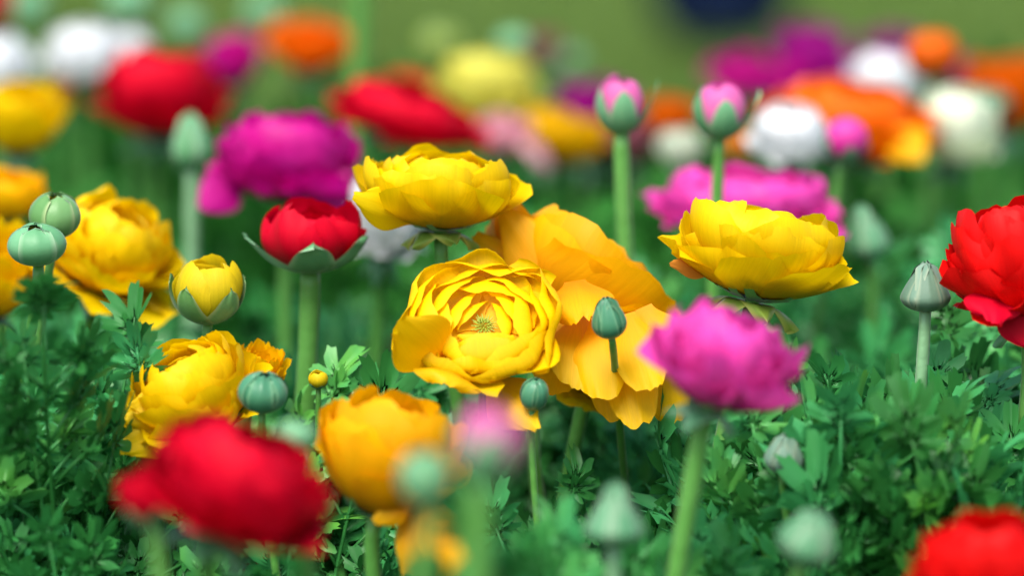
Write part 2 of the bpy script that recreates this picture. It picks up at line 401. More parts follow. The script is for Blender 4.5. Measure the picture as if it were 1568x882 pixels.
def flower(label, box, d, colour, axis=(0, 1, .1), style='full', stem=None, hero=True, seed=0, sep='n', sepals='small', cat='flower', name='ranunculus_flower', loose=(), group=None,
           stem_r=.0032, heart=False, stem_mat=None, over=None, spin=None, zfix=None, stem_k=.05):
    x0, y0, x1, y1 = box
    rng = random.Random(seed * 7919 + int(x0 * 3 + y0))
    kw = dict(STYLES[style]); kw.update(over or {})
    if not hero: x0, x1, y0 = x0 - .07 * (x1 - x0), x1 + .07 * (x1 - x0), y0 - .08 * (y1 - y0)
    parts = bloom(rng, **kw)
    Rm, ax = rotation(axis, rng.uniform(0, 6.28) if spin is None else spin)
    zs, S, off = fit(parts, Rm, (x0 + x1) / 2, (y0 + y1) / 2, x1 - x0, y1 - y0, d, zfix)
    T = lambda P: ((P * (1, 1, zs)) @ Rm.T) * S + off
    base = T(np.zeros((1, 3)))[0]
    BBOX.append((x0, y0, x1, y1, d))
    foot = stem_foot(base, stem, d, rng)
    root = empty(name, foot)
    tag(root, label, cat, group)
    # stem
    m = MB(); tube(m, stem_pts(base + ax * .001, ax, foot, k=stem_k), stem_r, stem_r * 1.25)
    link('stem', m.mesh('stem', stem_mat or STEM, foot), root)
    # petals
    pm = PM[colour]
    blossom = None
    if hero:
        blossom = empty('blossom', (0, 0, 0)); blossom.parent = root
        for P, UVp, F in parts:
            m = MB(); m.add(T(P), F, UVp); link('petal', m.mesh('petal', pm, foot), blossom)
    else:
        m = MB()
        for P, UVp, F in parts: m.add(T(P), F, UVp)
        link('blossom', m.mesh('blossom', pm, foot), root)
    for lp in loose:
        lp = dict(lp); c = lp.pop('colour', colour)
        P, UVp, F = picture_petal(rng=rng, **lp)
        m = MB(); m.add(P, F, UVp); link('petal', m.mesh('petal', PM[c], foot), blossom or root)
    # receptacle
    m = MB(); q = [patch(6.283 * k / 4, 1.0, .24, .85, -.07, rng, ripple=0, tooth=0, round_=0, nu=5, nv=5) for k in range(4)]
    for P, UVp, F in q: m.add(T(P), F, UVp)
    calyx = link('calyx', m.mesh('calyx', STEM, foot), root)
    # sepals
    if sepals:
        for k in range(5):
            th = 6.283 * k / 5 + rng.uniform(-.2, .2)
            if sepals == 'small':
                q = patch(th, .26, .55 * rng.uniform(.85, 1.1), 1.0, -.10, rng, flare=.10, ripple=.03, tooth=0, point=.75, neck=.6, droop=.30 * rng.uniform(.6, 1.5))
            elif sepals == 'cup':
                q = patch(th, .52, 1.75 * rng.uniform(.8, 1.1), 1.08, -.05, rng, flare=.22 * rng.uniform(.2, 1.6), ripple=.03, tooth=0, point=.6, neck=.55, fold=-.03)
            m = MB(); m.add(T(q[0]), q[2], q[1]); link('sepal', m.mesh('sepal', SEP[sep], foot), calyx)
    if heart:
        m = MB(); n = 40
        zc = heart
        for k in range(n):
            a = 2.4 * k; r = .09 * math.sqrt((k + .5) / n)
            c = np.array((r * math.cos(a), r * math.sin(a), zc + .10 * (1 - (r / .09) ** 2)))
            lean = np.array((math.cos(a) * r * 1.2, math.sin(a) * r * 1.2, .06))
            pts = [c + lean * t for t in (0, .4, .75, 1)]
            mm = MB(); tube(mm, pts, 0.013, .006, 5, 0)
            m.add(T(mm.v[0]), mm.f, mm.uv[0])
        link('flower_heart', m.mesh('flower_heart', HEART, foot), blossom or root)
    return root

def bud(label, box, d, colour, axis=(0, 1, 0), stem=None, seed=0, sep='n', cover=2.2, point=.7, wide=.62, flare=0.0, tip=0.0, name='ranunculus_bud', cat='flower bud', stem_r=.0026,
        group=None, spin=None, n=5, petals='shut', stem_mat=None, odd=None, hero=True, loose=(), back=0.0):
    x0, y0, x1, y1 = box
    rng = random.Random(seed * 104729 + int(x0 * 5 + y0))
    parts = bloom(rng, **STYLES[petals]) if colour else []
    Rm, ax = rotation(axis, rng.uniform(0, 6.28) if spin is None else spin)
    if odd is not None:                       # the one sepal that stands off points to the right
        R0, _ = rotation(axis, 0.0); v = R0.T @ np.array((1.0, -.15, 0)); Rm, ax = rotation(axis, math.atan2(v[1], v[0]) - 6.283 * odd / n)
    seps = []
    for k in range(n):
        th = 6.283 * k / n + rng.uniform(-.08, .08)
        fl = flare * rng.uniform(.3, 1.5); cv = cover * rng.uniform(.93, 1.05)
        if odd is not None and k == odd: fl, cv = .55, cover * .95
        if not colour: cv = 3.0
        seps.append(patch(th, wide * rng.uniform(.92, 1.06), cv, (1.10 if colour else 1.04) + .02 * (k % 2), -.06, rng, flare=fl, ripple=.035, tooth=0, point=.85 if k == odd else point, neck=.7, tip=tip, fold=-.03, round_=.05))
    core = [patch(6.283 * k / 4, .9, 2.95, 1.0, 0, rng, ripple=0, tooth=0, round_=0, tip=tip) for k in range(4)] if not colour else []
    zs, S, off = fit(parts + core + [q for k, q in enumerate(seps) if k != odd], Rm, (x0 + x1) / 2, (y0 + y1) / 2, x1 - x0, y1 - y0, d)
    T = lambda P: ((P * (1, 1, zs)) @ Rm.T) * S + off
    base = T(np.zeros((1, 3)))[0]
    BBOX.append((x0, y0, x1, y1, d))
    foot = stem_foot(base, stem, d, rng)
    foot[1] += back
    root = empty(name, foot); tag(root, label, cat, group)
    pts = stem_pts(base + ax * .001, ax, foot, k=.025)
    if back: pts = bez(base, base - ax * .015, base + np.array((.004, back * .7, -.045)), foot, 16)      # bends away between the petals
    m = MB(); tube(m, pts, stem_r, stem_r * 1.2)
    link('stem', m.mesh('stem', stem_mat or STEM, foot), root)
    blossom = None
    if colour:
        if hero:
            blossom = empty('petal_ball', (0, 0, 0)); blossom.parent = root
            for P, UVp, F in parts:
                m = MB(); m.add(T(P), F, UVp); link('petal', m.mesh('petal', PM[colour], foot), blossom)
        else:
            m = MB()
            for P, UVp, F in parts: m.add(T(P), F, UVp)
            link('petal_ball', m.mesh('petal_ball', PM[colour], foot), root)
    else:
        m = MB()
        for P, UVp, F in core: m.add(T(P), F, UVp)
        link('bud_core', m.mesh('bud_core', SEP[sep], foot), root)
    for lp in loose:
        lp = dict(lp); c = lp.pop('colour', colour)
        P, UVp, F = picture_petal(rng=rng, **lp)
        m = MB(); m.add(P, F, UVp); link('petal', m.mesh('petal', PM[c], foot), blossom or root)
    for P, UVp, F in seps:
        m = MB(); m.add(T(P), F, UVp); link('sepal', m.mesh('sepal', SEP[sep], foot), root)
    return root

# ------------------------------------------------------------------ flowers in and near the plane of focus
flower('clear yellow bloom seen from the side, highest of the central yellow cluster', (538, 216, 816, 350), 1.72, 'yellow', (.03, 1, -.03), 'mound', (684, 400), seed=3, sep='y',
       over=dict(a_out=1.68, droop=0, dome=.75, ripple=.08, w_out=.7, n_out=6), loose=[dict(base=(640, 335), tip=(540, 300), wd=70, d0=1.71, d1=1.69, bulge=.3)])
flower('golden yellow bloom tilted to show its green heart, in front of the large orange one', (600, 388, 862, 598), 1.655, 'golden', (-.02, .70, .72), 'bowl', (742, 640), seed=8, heart=.60,
       loose=[dict(base=(748, 580), tip=(826, 662), wd=90, d0=1.665, d1=1.64, bulge=.25, square=.3, colour='amber'),
              dict(base=(680, 560), tip=(608, 490), wd=110, d0=1.66, d1=1.62, bulge=.3, colour='amber'),
              dict(base=(690, 570), tip=(680, 598), wd=110, d0=1.64, d1=1.63, bulge=.3, colour='amber')])
flower('large deep orange-yellow bloom leaning right behind the golden one with the green heart', (742, 286, 1046, 560), 1.76, 'orange', (.52, .80, -.30), 'globe', (850, 640), seed=4, zfix=.74,
       over=dict(L=6, a_out=1.72, n_out=4, w_out=1.12, ripple=.075, tooth=.05, flare=.05, dome=.4, edge=.04),
       loose=[dict(base=(850, 470), tip=(726, 362), wd=84, d0=1.73, d1=1.74, bulge=.3), dict(base=(870, 470), tip=(770, 318), wd=96, d0=1.72, d1=1.73, bulge=.3),
              dict(base=(880, 430), tip=(893, 500), wd=110, d0=1.69, d1=1.665, bulge=.3, tooth=.06)])
flower('drooping orange-yellow bloom with hanging petals below the large leaning one', (832, 470, 1042, 630), 1.72, 'amber', (.15, -.35, .8), 'mound', (900, 700), seed=6,
       loose=[dict(base=(880, 470), tip=(842, 604), wd=92, d0=1.70, d1=1.68, bulge=.2, tooth=.018, square=.78), dict(base=(890, 480), tip=(880, 596), wd=92, d0=1.69, d1=1.665, bulge=.25, tooth=.018, square=.78),
              dict(base=(915, 490), tip=(925, 615), wd=84, d0=1.68, d1=1.66, bulge=.25, tooth=.018, square=.78), dict(base=(950, 500), tip=(978, 656), wd=86, d0=1.685, d1=1.665, bulge=.2, tooth=.018, square=.78),
              dict(base=(930, 510), tip=(945, 645), wd=80, d0=1.69, d1=1.68, bulge=.2, tooth=.018, square=.78), dict(base=(980, 490), tip=(1038, 648), wd=84, d0=1.68, d1=1.68, bulge=.2, tooth=.018, square=.78),
              dict(base=(960, 480), tip=(996, 600), wd=84, d0=1.675, d1=1.655, bulge=.25, tooth=.018, square=.78), dict(base=(985, 470), tip=(1030, 570), wd=92, d0=1.68, d1=1.67, bulge=.25, tooth=.018, square=.78)])
flower('clear yellow side-on bloom with layered petals, right of the large orange-yellow bloom', (1006, 302, 1312, 460), 1.69, 'yellow', (.22, 1, -.10), 'mound', (1125, 520), seed=5, sep='y', over=dict(droop=.05, dome=.62, a_out=1.42, ripple=.10, tooth=.035, n_out=7, w_out=.62, edge=.1),
       loose=[dict(base=(1095, 418), tip=(1025, 402), wd=34, d0=1.70, d1=1.68, bulge=.2, colour='peach')])
flower('bright pink bloom tilted right on a tall green stem before the yellow ones', (972, 452, 1240, 632), 1.50, 'pink', (.34, .9, .05), 'mound', (1050, 860), seed=2, stem_r=.0036, stem_mat=STEM, stem_k=.012, over=dict(ripple=.15, edge=.14, tooth=.07, droop=.1))
bud('half open red bloom cupped in pale green sepals on a thick stem', (374, 300, 566, 420), 1.75, 'red', (.0, 1, .06), (462, 640), seed=3, petals='redcup', cover=1.62, flare=.20, point=.42, wide=.56, cat='flower', sep='l',
    name='ranunculus_flower', stem_r=.0046)
bud('plump yellow bud in five green sepals, left of the half open red bloom', (258, 388, 376, 498), 1.70, 'budyel', (.04, 1, .12), (314, 560), seed=4, cover=1.8, flare=.03, point=.58, wide=.56, petals='plump', sep='y2', stem_r=.0022)
bud('round green bud with a yellow slit, upper of the twin buds on the far left', (44, 293, 124, 366), 1.71, 'budyel', (.1, 1, .1), (60, 480), seed=5, cover=3.02, point=.25, wide=.74, sep='y2', stem_r=.002)
bud('round green bud with a yellow slit, lower of the twin buds on the far left', (11, 340, 102, 408), 1.69, 'budyel', (-.05, 1, .1), (40, 470), seed=7, cover=3.02, point=.25, wide=.72, sep='l', stem_r=.0024)
flower('large golden bloom with frilled edge behind the twin green buds', (36, 284, 284, 500), 1.82, 'golden', (.34, .9, .22), 'mound', None, seed=14, zfix=.8, over=dict(ripple=.12, tooth=.05, edge=.1, droop=.3))
flower('golden bloom cut by the left edge of the picture below the twin buds', (-90, 330, 70, 490), 1.84, 'golden', (.1, .8, .4), 'wide', None, seed=5)
flower('blurred amber bloom at the left edge above the twin buds', (-50, 254, 66, 340), 2.0, 'amber', (.1, 1, .2), 'full', None, hero=False, seed=3)
flower('frilly golden bloom half hidden behind the big blurred red one', (180, 505, 418, 712), 1.655, 'golden', (-.3, .85, .3), 'mound', None, seed=9,
       loose=[dict(base=(300, 640), tip=(182, 690), wd=80, d0=1.65, d1=1.64, bulge=.2), dict(base=(290, 620), tip=(190, 640), wd=80, d0=1.65, d1=1.64, bulge=.2)])
flower('small golden bloom between the plump yellow bud and the thick red-bloom stem', (352, 500, 446, 620), 1.70, 'amber', (.3, .85, .3), 'ruffle', None, seed=2)
flower('big blurred crimson bloom low in front, left of the orange ones', (206, 628, 516, 846), 1.385, 'red', (.42, .92, .10), 'mound', (380, 1000), seed=6, sep='n', zfix=.78)
bud('small crimson bud with green sepals at the left of the big blurred crimson bloom', (178, 712, 262, 812), 1.37, 'red', (-.25, 1, .1), (240, 900), seed=2, petals='cup', cover=1.3, flare=.1, wide=.5)
flower('smooth cupped orange-yellow bloom low in the middle beside the crimson one', (484, 590, 722, 792), 1.58, 'orange', (.26, .93, .04), 'mound', (640, 880), seed=15, sepals=None, over=dict(ripple=.09, n_out=5, w_out=.9, dome=.6, a_out=1.62, droop=.08, tooth=.04),
       loose=[dict(base=(650, 760), tip=(700, 892), wd=78, d0=1.575, d1=1.57, bulge=.2, square=1.0), dict(base=(645, 765), tip=(622, 882), wd=56, d0=1.58, d1=1.575, bulge=.25, square=.6),
              dict(base=(640, 760), tip=(660, 870), wd=60, d0=1.585, d1=1.585, bulge=.2, square=.8), dict(base=(630, 770), tip=(572, 800), wd=44, d0=1.57, d1=1.57, bulge=.2)])
bud('very blurred pink and green bud nearest the camera in the middle', (694, 620, 806, 738), 1.21, 'budpink', (.25, 1, .1), (740, 860), seed=3, cover=2.1, point=.6, wide=.6, sep='l', stem_r=.0040)
bud('blurred pale green bud just left of the nearest pink and green bud', (610, 690, 690, 776), 1.27, None, (-.1, 1, .2), (640, 860), seed=2, cover=2.7, point=.4, sep='l', stem_r=.0024)
bud('small dark green nodding bud in front of the drooping orange-yellow petals', (906, 452, 960, 520), 1.64, None, (-.15, 1, .2), (944, 570), seed=3, sep='d', point=.5, tip=.35, stem_r=.0016, back=.16)
bud('small round green bud tucked under the bloom with the green heart', (796, 578, 840, 630), 1.64, None, (.15, 1, .3), (820, 700), seed=4, cover=2.7, point=.4, sep='d', stem_r=.0014)
bud('closed grey-green pointed bud beside the red bloom at the right edge', (1378, 398, 1456, 478), 1.675, None, (0, 1, 0), (1413, 540), seed=5, cover=2.9, point=.35, sep='g', tip=.75, stem_r=.0026, stem_mat=STEM_PALE, spin=.3)
flower('bright red frilled bloom cut by the right edge of the picture', (1434, 298, 1690, 500), 1.66, 'scarlet', (-.22, 1, .0), 'mound', (1558, 600), seed=5, stem_r=.0036, sepals='small', sep='l',
       over=dict(ripple=.12, edge=.1, tooth=.05), loose=[dict(base=(1540, 450), tip=(1592, 535), wd=80, d0=1.65, d1=1.645, bulge=.2, colour='red', tooth=.08), dict(base=(1520, 440), tip=(1520, 500), wd=90, d0=1.65, d1=1.63, bulge=.3, colour='red', tooth=.08)])
flower('blurred scarlet bloom in the bottom right corner', (1384, 780, 1640, 960), 1.42, 'scarlet', (0, 1, .1), 'mound', None, seed=4)
bud('blurred pointed green bud low in front of the leafy gap', (894, 734, 988, 838), 1.45, None, (.05, 1, 0), (940, 900), seed=6, cover=2.9, point=.4, sep='n', tip=1.0, stem_r=.003, stem_mat=STEM_PALE)
bud('blurred rounded green bud low on the right beside the scarlet corner bloom', (1190, 778, 1280, 868), 1.43, None, (.35, 1, .2), (1230, 940), seed=7, cover=2.7, point=.4, sep='n', tip=.45)
bud('small grey-violet nodding bud under the pink bloom', (1170, 662, 1230, 728), 1.60, None, (.1, 1, .2), (1215, 800), seed=8, cover=2.6, point=.4, sep='g', tip=.4, stem_r=.0016)
bud('dark green bud in front of the small golden bloom', (364, 568, 440, 634), 1.62, None, (.1, 1, .2), (410, 720), seed=9, cover=2.6, point=.4, sep='d', stem_r=.0016)
bud('tiny yellow bud right of the thick red-bloom stem', (472, 566, 503, 596), 1.69, 'budyel', (0, 1, .2), (480, 700), seed=1, cover=1.2, sep='d', stem_r=.0012)

bud('blurred pale bud touching the upper right of the big crimson bloom', (424, 642, 482, 690), 1.42, None, (.3, 1, .1), (470, 800), seed=4, cover=2.6, point=.4, sep='l')
# ------------------------------------------------------------------ second rank, soft
flower('magenta bloom with spreading lower petals behind the half open red bloom', (308, 166, 560, 312), 2.0, 'magenta', (.08, 1, .08), 'mound', (440, 420), seed=3, sepals=None,
       loose=[dict(base=(370, 270), tip=(306, 322), wd=70, d0=1.99, d1=1.97, bulge=.2), dict(base=(480, 270), tip=(540, 320), wd=80, d0=1.99, d1=1.98, bulge=.2)])
flower('hot pink bloom behind the right yellow bloom, pierced by a bud stem in front', (980, 246, 1292, 372), 1.96, 'pink', (.05, 1, .05), 'mound', None, seed=7, over=dict(ripple=.12, edge=.1))
flower('white bloom half hidden behind the top yellow bloom', (532, 262, 650, 402), 1.95, 'white', (.1, .8, .4), 'mound', None, seed=2, hero=False)
bud('pink bud striped with green sepals on a straight stem, left one of the tall pair', (912, 112, 986, 206), 1.85, 'budpink', (0, 1, .02), (958, 345), seed=3, cover=2.15, point=.5, wide=.66, sep='l', odd=1, stem_r=.0038)
bud('pink bud striped with green sepals on a straight stem, right one of the tall pair', (1060, 126, 1142, 214), 1.85, 'budpink', (.02, 1, .02), (1097, 320), seed=6, cover=2.15, point=.5, wide=.66, sep='l', odd=1, stem_r=.0028)
bud('small pink bud with one green sepal in front of the orange bloom', (1260, 178, 1334, 250), 2.0, 'pink', (.2, 1, .1), (1280, 330), seed=4, cover=1.6, point=.6, wide=.5, stem_r=.0022)
bud('pale grey-green pointed bud behind the right yellow bloom', (1296, 310, 1362, 400), 1.99, None, (-.2, 1, .1), None, seed=5, cover=2.9, point=.4, sep='n', tip=.7)
bud('pale green bud on a pale stem left of the magenta bloom', (262, 168, 322, 262), 2.05, None, (0, 1, .05), (290, 360), seed=6, cover=2.8, point=.4, sep='l', tip=.4, stem_r=.0036, stem_mat=STEM_PALE)
flower('dark red bloom behind the magenta bloom on the left', (152, 74, 352, 212), 2.36, 'red', (.1, 1, .1), 'mound', None, hero=False, seed=3)
flower('crimson bloom behind the top yellow bloom', (508, 122, 736, 234), 2.30, 'red', (.3, 1, .1), 'mound', None, hero=False, seed=4)
flower('small rose-red bloom peeping over the crimson bloom in the middle', (590, 112, 662, 170), 2.7, 'scarlet', (0, 1, .1), 'full', None, hero=False, seed=2)
flower('bright yellow bloom at the left edge below the white one', (-34, 126, 100, 236), 2.2, 'yellow', (.1, 1, .2), 'full', None, hero=False, seed=6)
flower('white bloom in the back left behind the dark red bloom', (62, 38, 182, 128), 2.6, 'white', (0, 1, .2), 'mound', None, hero=False, seed=2)
flower('smaller white bloom right of the other white one in the back left', (168, 48, 236, 120), 2.65, 'white', (0, 1, .2), 'mound', None, hero=False, seed=3)
flower('white bloom cut by the left edge at the back', (-60, 56, 46, 140), 2.55, 'white', (0, 1, .2), 'mound', None, hero=False, seed=4)
flower('red bloom in the top left corner at the back', (-60, -30, 22, 50), 2.9, 'red', (0, 1, .2), 'full', None, hero=False, seed=4)
flower('magenta bloom at the back between the dark red and the orange bloom', (312, 48, 402, 134), 2.7, 'magenta', (0, 1, .2), 'full', None, hero=False, seed=5)
flower('orange bloom at the back left of the tall green stalk', (410, 28, 536, 110), 2.68, 'tangerine', (0, 1, .2), 'wide', None, hero=False, seed=6)
flower('pale lemon bloom at the back behind the crimson one', (668, 82, 822, 182), 2.55, 'lemon', (.15, 1, .1), 'mound', None, hero=False, seed=7)
flower('amber and pink bloom at the back left of the pair of pink buds', (802, 160, 926, 252), 2.5, 'amber', (.3, .9, .1), 'full', None, hero=False, seed=8,
       loose=[dict(base=(830, 225), tip=(808, 245), wd=70, d0=2.45, d1=2.43, bulge=.3, colour='blush')])
flower('pale pink bloom at the back in front of the lemon one', (728, 172, 812, 236), 2.45, 'blush', (0, 1, .2), 'full', None, hero=False, seed=9)
flower('deep purple bloom at the back behind the left pink bud', (848, 124, 966, 242), 2.65, 'purple', (.1, 1, .2), 'full', None, hero=False, seed=3)
flower('white bloom between the right pink bud and the orange bloom', (1146, 160, 1266, 256), 2.12, 'white', (0, 1, .3), 'mound', None, hero=False, seed=4)
flower('large orange bloom at the back behind the right pink bud', (1168, 120, 1426, 256), 2.25, 'tangerine', (.12, 1, .1), 'mound', None, hero=False, seed=5,
       loose=[dict(base=(1370, 190), tip=(1410, 250), wd=70, d0=2.22, d1=2.2, bulge=.3, colour='orange')])
flower('white bloom at the back behind the large orange bloom', (1300, 82, 1412, 160), 2.6, 'white', (0, 1, .2), 'mound', None, hero=False, seed=5)
bud('orange bud standing above the others at the back right', (1386, 46, 1468, 122), 2.35, 'tangerine', (0, 1, .1), (1428, 200), seed=3, cover=1.0, hero=False)
flower('greenish white bloom at the back right below the orange bud', (1404, 138, 1528, 252), 2.3, 'cream', (.15, 1, .2), 'mound', None, hero=False, seed=6)
flower('soft orange bloom at the back by the right edge', (1474, 90, 1620, 200), 2.6, 'tangerine', (0, 1, .2), 'wide', None, hero=False, seed=7)
bud('dark green sepalled bud in front of the soft orange bloom on the right', (1474, 130, 1546, 184), 2.4, None, (0, 1, .1), None, seed=8, cover=2.3, sep='d', flare=.2)
flower('magenta bloom at the back left of the taller purple one', (1084, 76, 1200, 150), 2.85, 'magenta', (0, 1, .2), 'full', None, hero=False, seed=8)
flower('deep magenta bloom standing tall at the back right of the middle', (1192, 36, 1292, 136), 2.9, 'purple', (0, 1, .1), 'full', None, hero=False, seed=9, over=dict(a_out=2.2))
flower('dark purple bloom at the back left of the orange bud', (1320, 44, 1410, 104), 3.0, 'purple', (0, 1, .1), 'full', None, hero=False, seed=2)
flower('purple bloom at the back below and right of the orange bud', (1440, 84, 1500, 150), 2.9, 'purple', (0, 1, .1), 'full', None, hero=False, seed=12)
flower('vermilion bloom at the back between the pair of pink buds', (990, 150, 1066, 220), 2.5, 'tangerine', (0, 1, .1), 'full', None, hero=False, seed=3)
flower('peach bloom low at the back just left of the white one', (1104, 196, 1156, 250), 2.4, 'peach', (0, 1, .1), 'full', None, hero=False, seed=4)
flower('faded dusky red bloom at the back above the purple one', (806, 52, 856, 104), 3.0, 'dusky', (0, 1, .1), 'full', None, hero=False, seed=5)
flower('faded brownish bloom at the back right of the left yellow bloom', (76, 118, 118, 168), 2.6, 'peach', (0, 1, .1), 'full', None, hero=False, seed=6)
bud('bud above the picture edge on a tall green stalk right of the orange bloom', (520, -96, 580, -30), 2.5, None, (0, 1, .1), (543, 150), seed=3, cover=2.5, point=.4, sep='l', hero=False, stem_r=.006)
flower('deep magenta bloom at the back between the tall one and the white one', (1250, 84, 1336, 146), 2.8, 'purple', (0, 1, .1), 'full', None, hero=False, seed=21)
flower('magenta bloom at the back over the large orange bloom', (1150, 96, 1240, 158), 2.75, 'magenta', (0, 1, .1), 'full', None, hero=False, seed=22)
flower('pale greenish bloom low at the back between the pair of pink buds', (1010, 200, 1076, 262), 2.35, 'cream', (0, 1, .1), 'full', None, hero=False, seed=23)
flower('rose bloom at the back right of the amber and pink bloom', (930, 176, 1004, 250), 2.6, 'dusky', (0, 1, .1), 'full', None, hero=False, seed=24)
for label, bx, d, c, sp in [
    ('pale green bud in the top left corner at the back', (16, -22, 76, 42), 2.75, None, 'l'),
    ('pale mint bud at the top edge above the small white bloom', (160, -30, 232, 36), 2.8, None, 'l'),
    ('mint green bud at the back above the dark red bloom', (256, 10, 312, 66), 2.8, None, 'l'),
    ('pale mint bud at the top edge left of the orange bloom', (372, -8, 436, 44), 2.75, None, 'l'),
    ('lime green bud alone against the lawn at the back', (642, 38, 706, 98), 2.85, 'lime', 'y'),
    ('mint green bud on a thin stem over the lemon bloom', (758, 42, 812, 88), 2.6, None, 'l'),
    ('faint small green bud against the lawn above the left pink bud', (858, 74, 896, 110), 3.1, None, 'n')]:
    bud(label, bx, d, c, (0, 1, .1), None, seed=int(bx[0]) + 3, cover=2.5, point=.4, sep=sp, hero=False)

# ------------------------------------------------------------------ leaves
def leaflet(mb, O, e1, n, L, rng, cols=1, rows=(.3, .62, .85, 1.0), lobes=3):
    """a lobed, toothed blade growing from O along e1 with face normal n"""
    e1 = e1 / np.linalg.norm(e1); e2 = np.cross(n, e1); e2 /= np.linalg.norm(e2); e3 = np.cross(e1, e2)
    half = [(5, .93, 0), (9, .96, 1), (14, .80, 0), (18, .60, 0), (22, .40, 0), (28, .64, 0), (33, .88, 1), (38, .82, 0), (43, .90, 1), (49, .74, 0), (55, .72, 0), (61, .50, 0), (67, .36, 0), (74, .50, 0), (82, .64, 1), (88, .57, 0), (96, .58, 1), (106, .42, 0), (122, .30, 0), (142, .14, 0)]
    if lobes == 1: half = [(6, .82, 0), (10, .86, 1), (18, .60, 0), (24, .66, 1), (36, .34, 0), (60, .2, 0), (120, .10, 0)]
    keys = []
    for sgn in (-1, 1):
        for a, r, t in half:
            keys.append((sgn * (a + rng.uniform(-2, 2)), r * rng.uniform(.86, 1.12)))
    keys.append((0, rng.uniform(.95, 1.06)))
    keys.sort()
    th = []; rr = []
    for (a0, r0), (a1, r1) in zip(keys[:-1], keys[1:]):
        for k in range(cols):
            t = k / cols; th.append(lerp(a0, a1, t)); rr.append(lerp(r0, r1, t))
    th.append(keys[-1][0]); rr.append(keys[-1][1])
    th = np.radians(np.array(th)); rr = np.array(rr)
    cup = rng.uniform(-.3, .7); drp = rng.uniform(-.35, .7); tw = rng.uniform(-.35, .35)
    ph = rng.uniform(0, 6.28)
    V = [O]; UV = [(.5, 0)]
    for t in rows:
        x = t * rr * np.cos(th); y = t * rr * np.sin(th) * .92
        z = cup * np.abs(y) - drp * x * x * np.sign(x) + tw * x * y + .05 * np.sin(5 * th + ph) * t
        P = O + L * (x[:, None] * e1 + y[:, None] * e2 + z[:, None] * e3)
        V += list(P); UV += [(.5 + .5 * t * math.sin(a), t) for a in th]
    n_ = len(th); F = [(0, 1 + i, 2 + i) for i in range(n_ - 1)]
    F += [tuple(1 + k for k in q) for q in grid_faces(n_, len(rows))]
    mb.add(V, F, UV)

def leaf_mesh(name, rng, petiole=.16, blade=.06, low=False, mat=None):
    """a whole leaf: stalk from the origin upwards along +Z leaning to +X, then a divided blade"""
    mb = MB()
    lean = rng.uniform(.03, .17)
    tot = petiole + blade
    def P(t):
        return np.array((lean * tot * t ** 2, .02 * math.sin(3 * t + lean * 20) * t, tot * t * (1 - .10 * lean * t)))
    ts = np.linspace(0, .97, 7 if low else 12)
    tube(mb, [P(t) for t in ts], .0014, .0006, 4 if low else 6, 0)
    kw = dict(cols=1, rows=(.55, 1.0)) if low else {}
    t0 = petiole / tot
    def frame(t):
        e = P(min(1, t + .02)) - P(t - .02); e /= np.linalg.norm(e); nrm = np.array((-e[2], 0.0, e[0])); return e, nrm
    def pinna(O, e, nrm, side, L):
        # three small lobed leaflets at the end of a little stalk
        e = e / np.linalg.norm(e)
        if low:
            leaflet(mb, O, e, nrm, L * 1.5, rng, **kw); return
        sd = np.cross(nrm, e); sd /= np.linalg.norm(sd)
        leaflet(mb, O + e * L * .30, e + nrm * rng.uniform(-.3, .3), nrm + sd * rng.uniform(-.5, .5), L * rng.uniform(.9, 1.15), rng)
        tube(mb, [O - e * .001, O + e * L * .2, O + e * L * .42], .0006, .0004, 5, 0)
        for q in (-1, 1):
            di = e * rng.uniform(.35, .7) + sd * q + nrm * rng.uniform(-.45, .35)
            leaflet(mb, O, di, nrm + sd * q * rng.uniform(-.5, .3) + e * rng.uniform(-.3, .3), L * rng.uniform(.62, .9), rng)
    n = 3 if low else 4; L0 = blade * (.34 if low else .285)
    for i in range(n):
        f = i / n; t = lerp(t0 - (0 if low else .06), .91, f); e, nrm = frame(t); k = lerp(1.0, .62, f)
        for s in (-1, 1):
            tt = t + rng.uniform(-.02, .02)
            side = np.array((0, s, 0.0))
            di = e * rng.uniform(.7, 1.2) + side * rng.uniform(.8, 1.0) + nrm * rng.uniform(-.5, .3); di /= np.linalg.norm(di)
            st = blade * .36 * k * rng.uniform(.7, 1.2)
            O = P(tt) + di * st
            if not low: tube(mb, [P(tt), P(tt) + di * st * .5 + e * .0006, O], .0008, .0006, 5, 0)
            up = nrm * rng.uniform(.6, 1) + side * rng.uniform(-.6, .3) + np.array((rng.uniform(-.4, .4), 0, rng.uniform(-.1, .3)))
            pinna(O, di + e * .35, up - di * (up @ di) * .9, s, L0 * k * rng.uniform(.85, 1.2))
    e, nrm = frame(.97)
    pinna(P(.965), e, nrm, 0, L0 * 1.05)
    return mb.mesh(name, mat or LEAF)

rng = random.Random(11)
LEAVES = [leaf_mesh('leaf', rng, petiole=p, blade=b) for p, b in [(.15, .060), (.18, .055), (.20, .064), (.22, .056), (.13, .068), (.17, .060), (.21, .068), (.19, .052), (.24, .058), (.16, .060)]]
LEAF_TOP = [max(v.co.z for v in m.vertices) for m in LEAVES]

BBOX += [(440, 420, 492, 640, 1.75), (1012, 630, 1090, 882, 1.5), (570, 770, 712, 882, 1.57), (176, 620, 240, 715, 1.65), (40, 408, 76, 480, 1.69), (1400, 478, 1426, 540, 1.675), (1545, 520, 1572, 600, 1.66), (300, 498, 326, 530, 1.70)]
def hits_bloom(P, dlim=.02, pad=10):
    x, y, d = proj(P)
    for x0, y0, x1, y1, bd in BBOX:
        if x0 - pad < x < x1 + pad and y0 - pad < y < y1 + pad and d < bd + dlim: return True
    return False

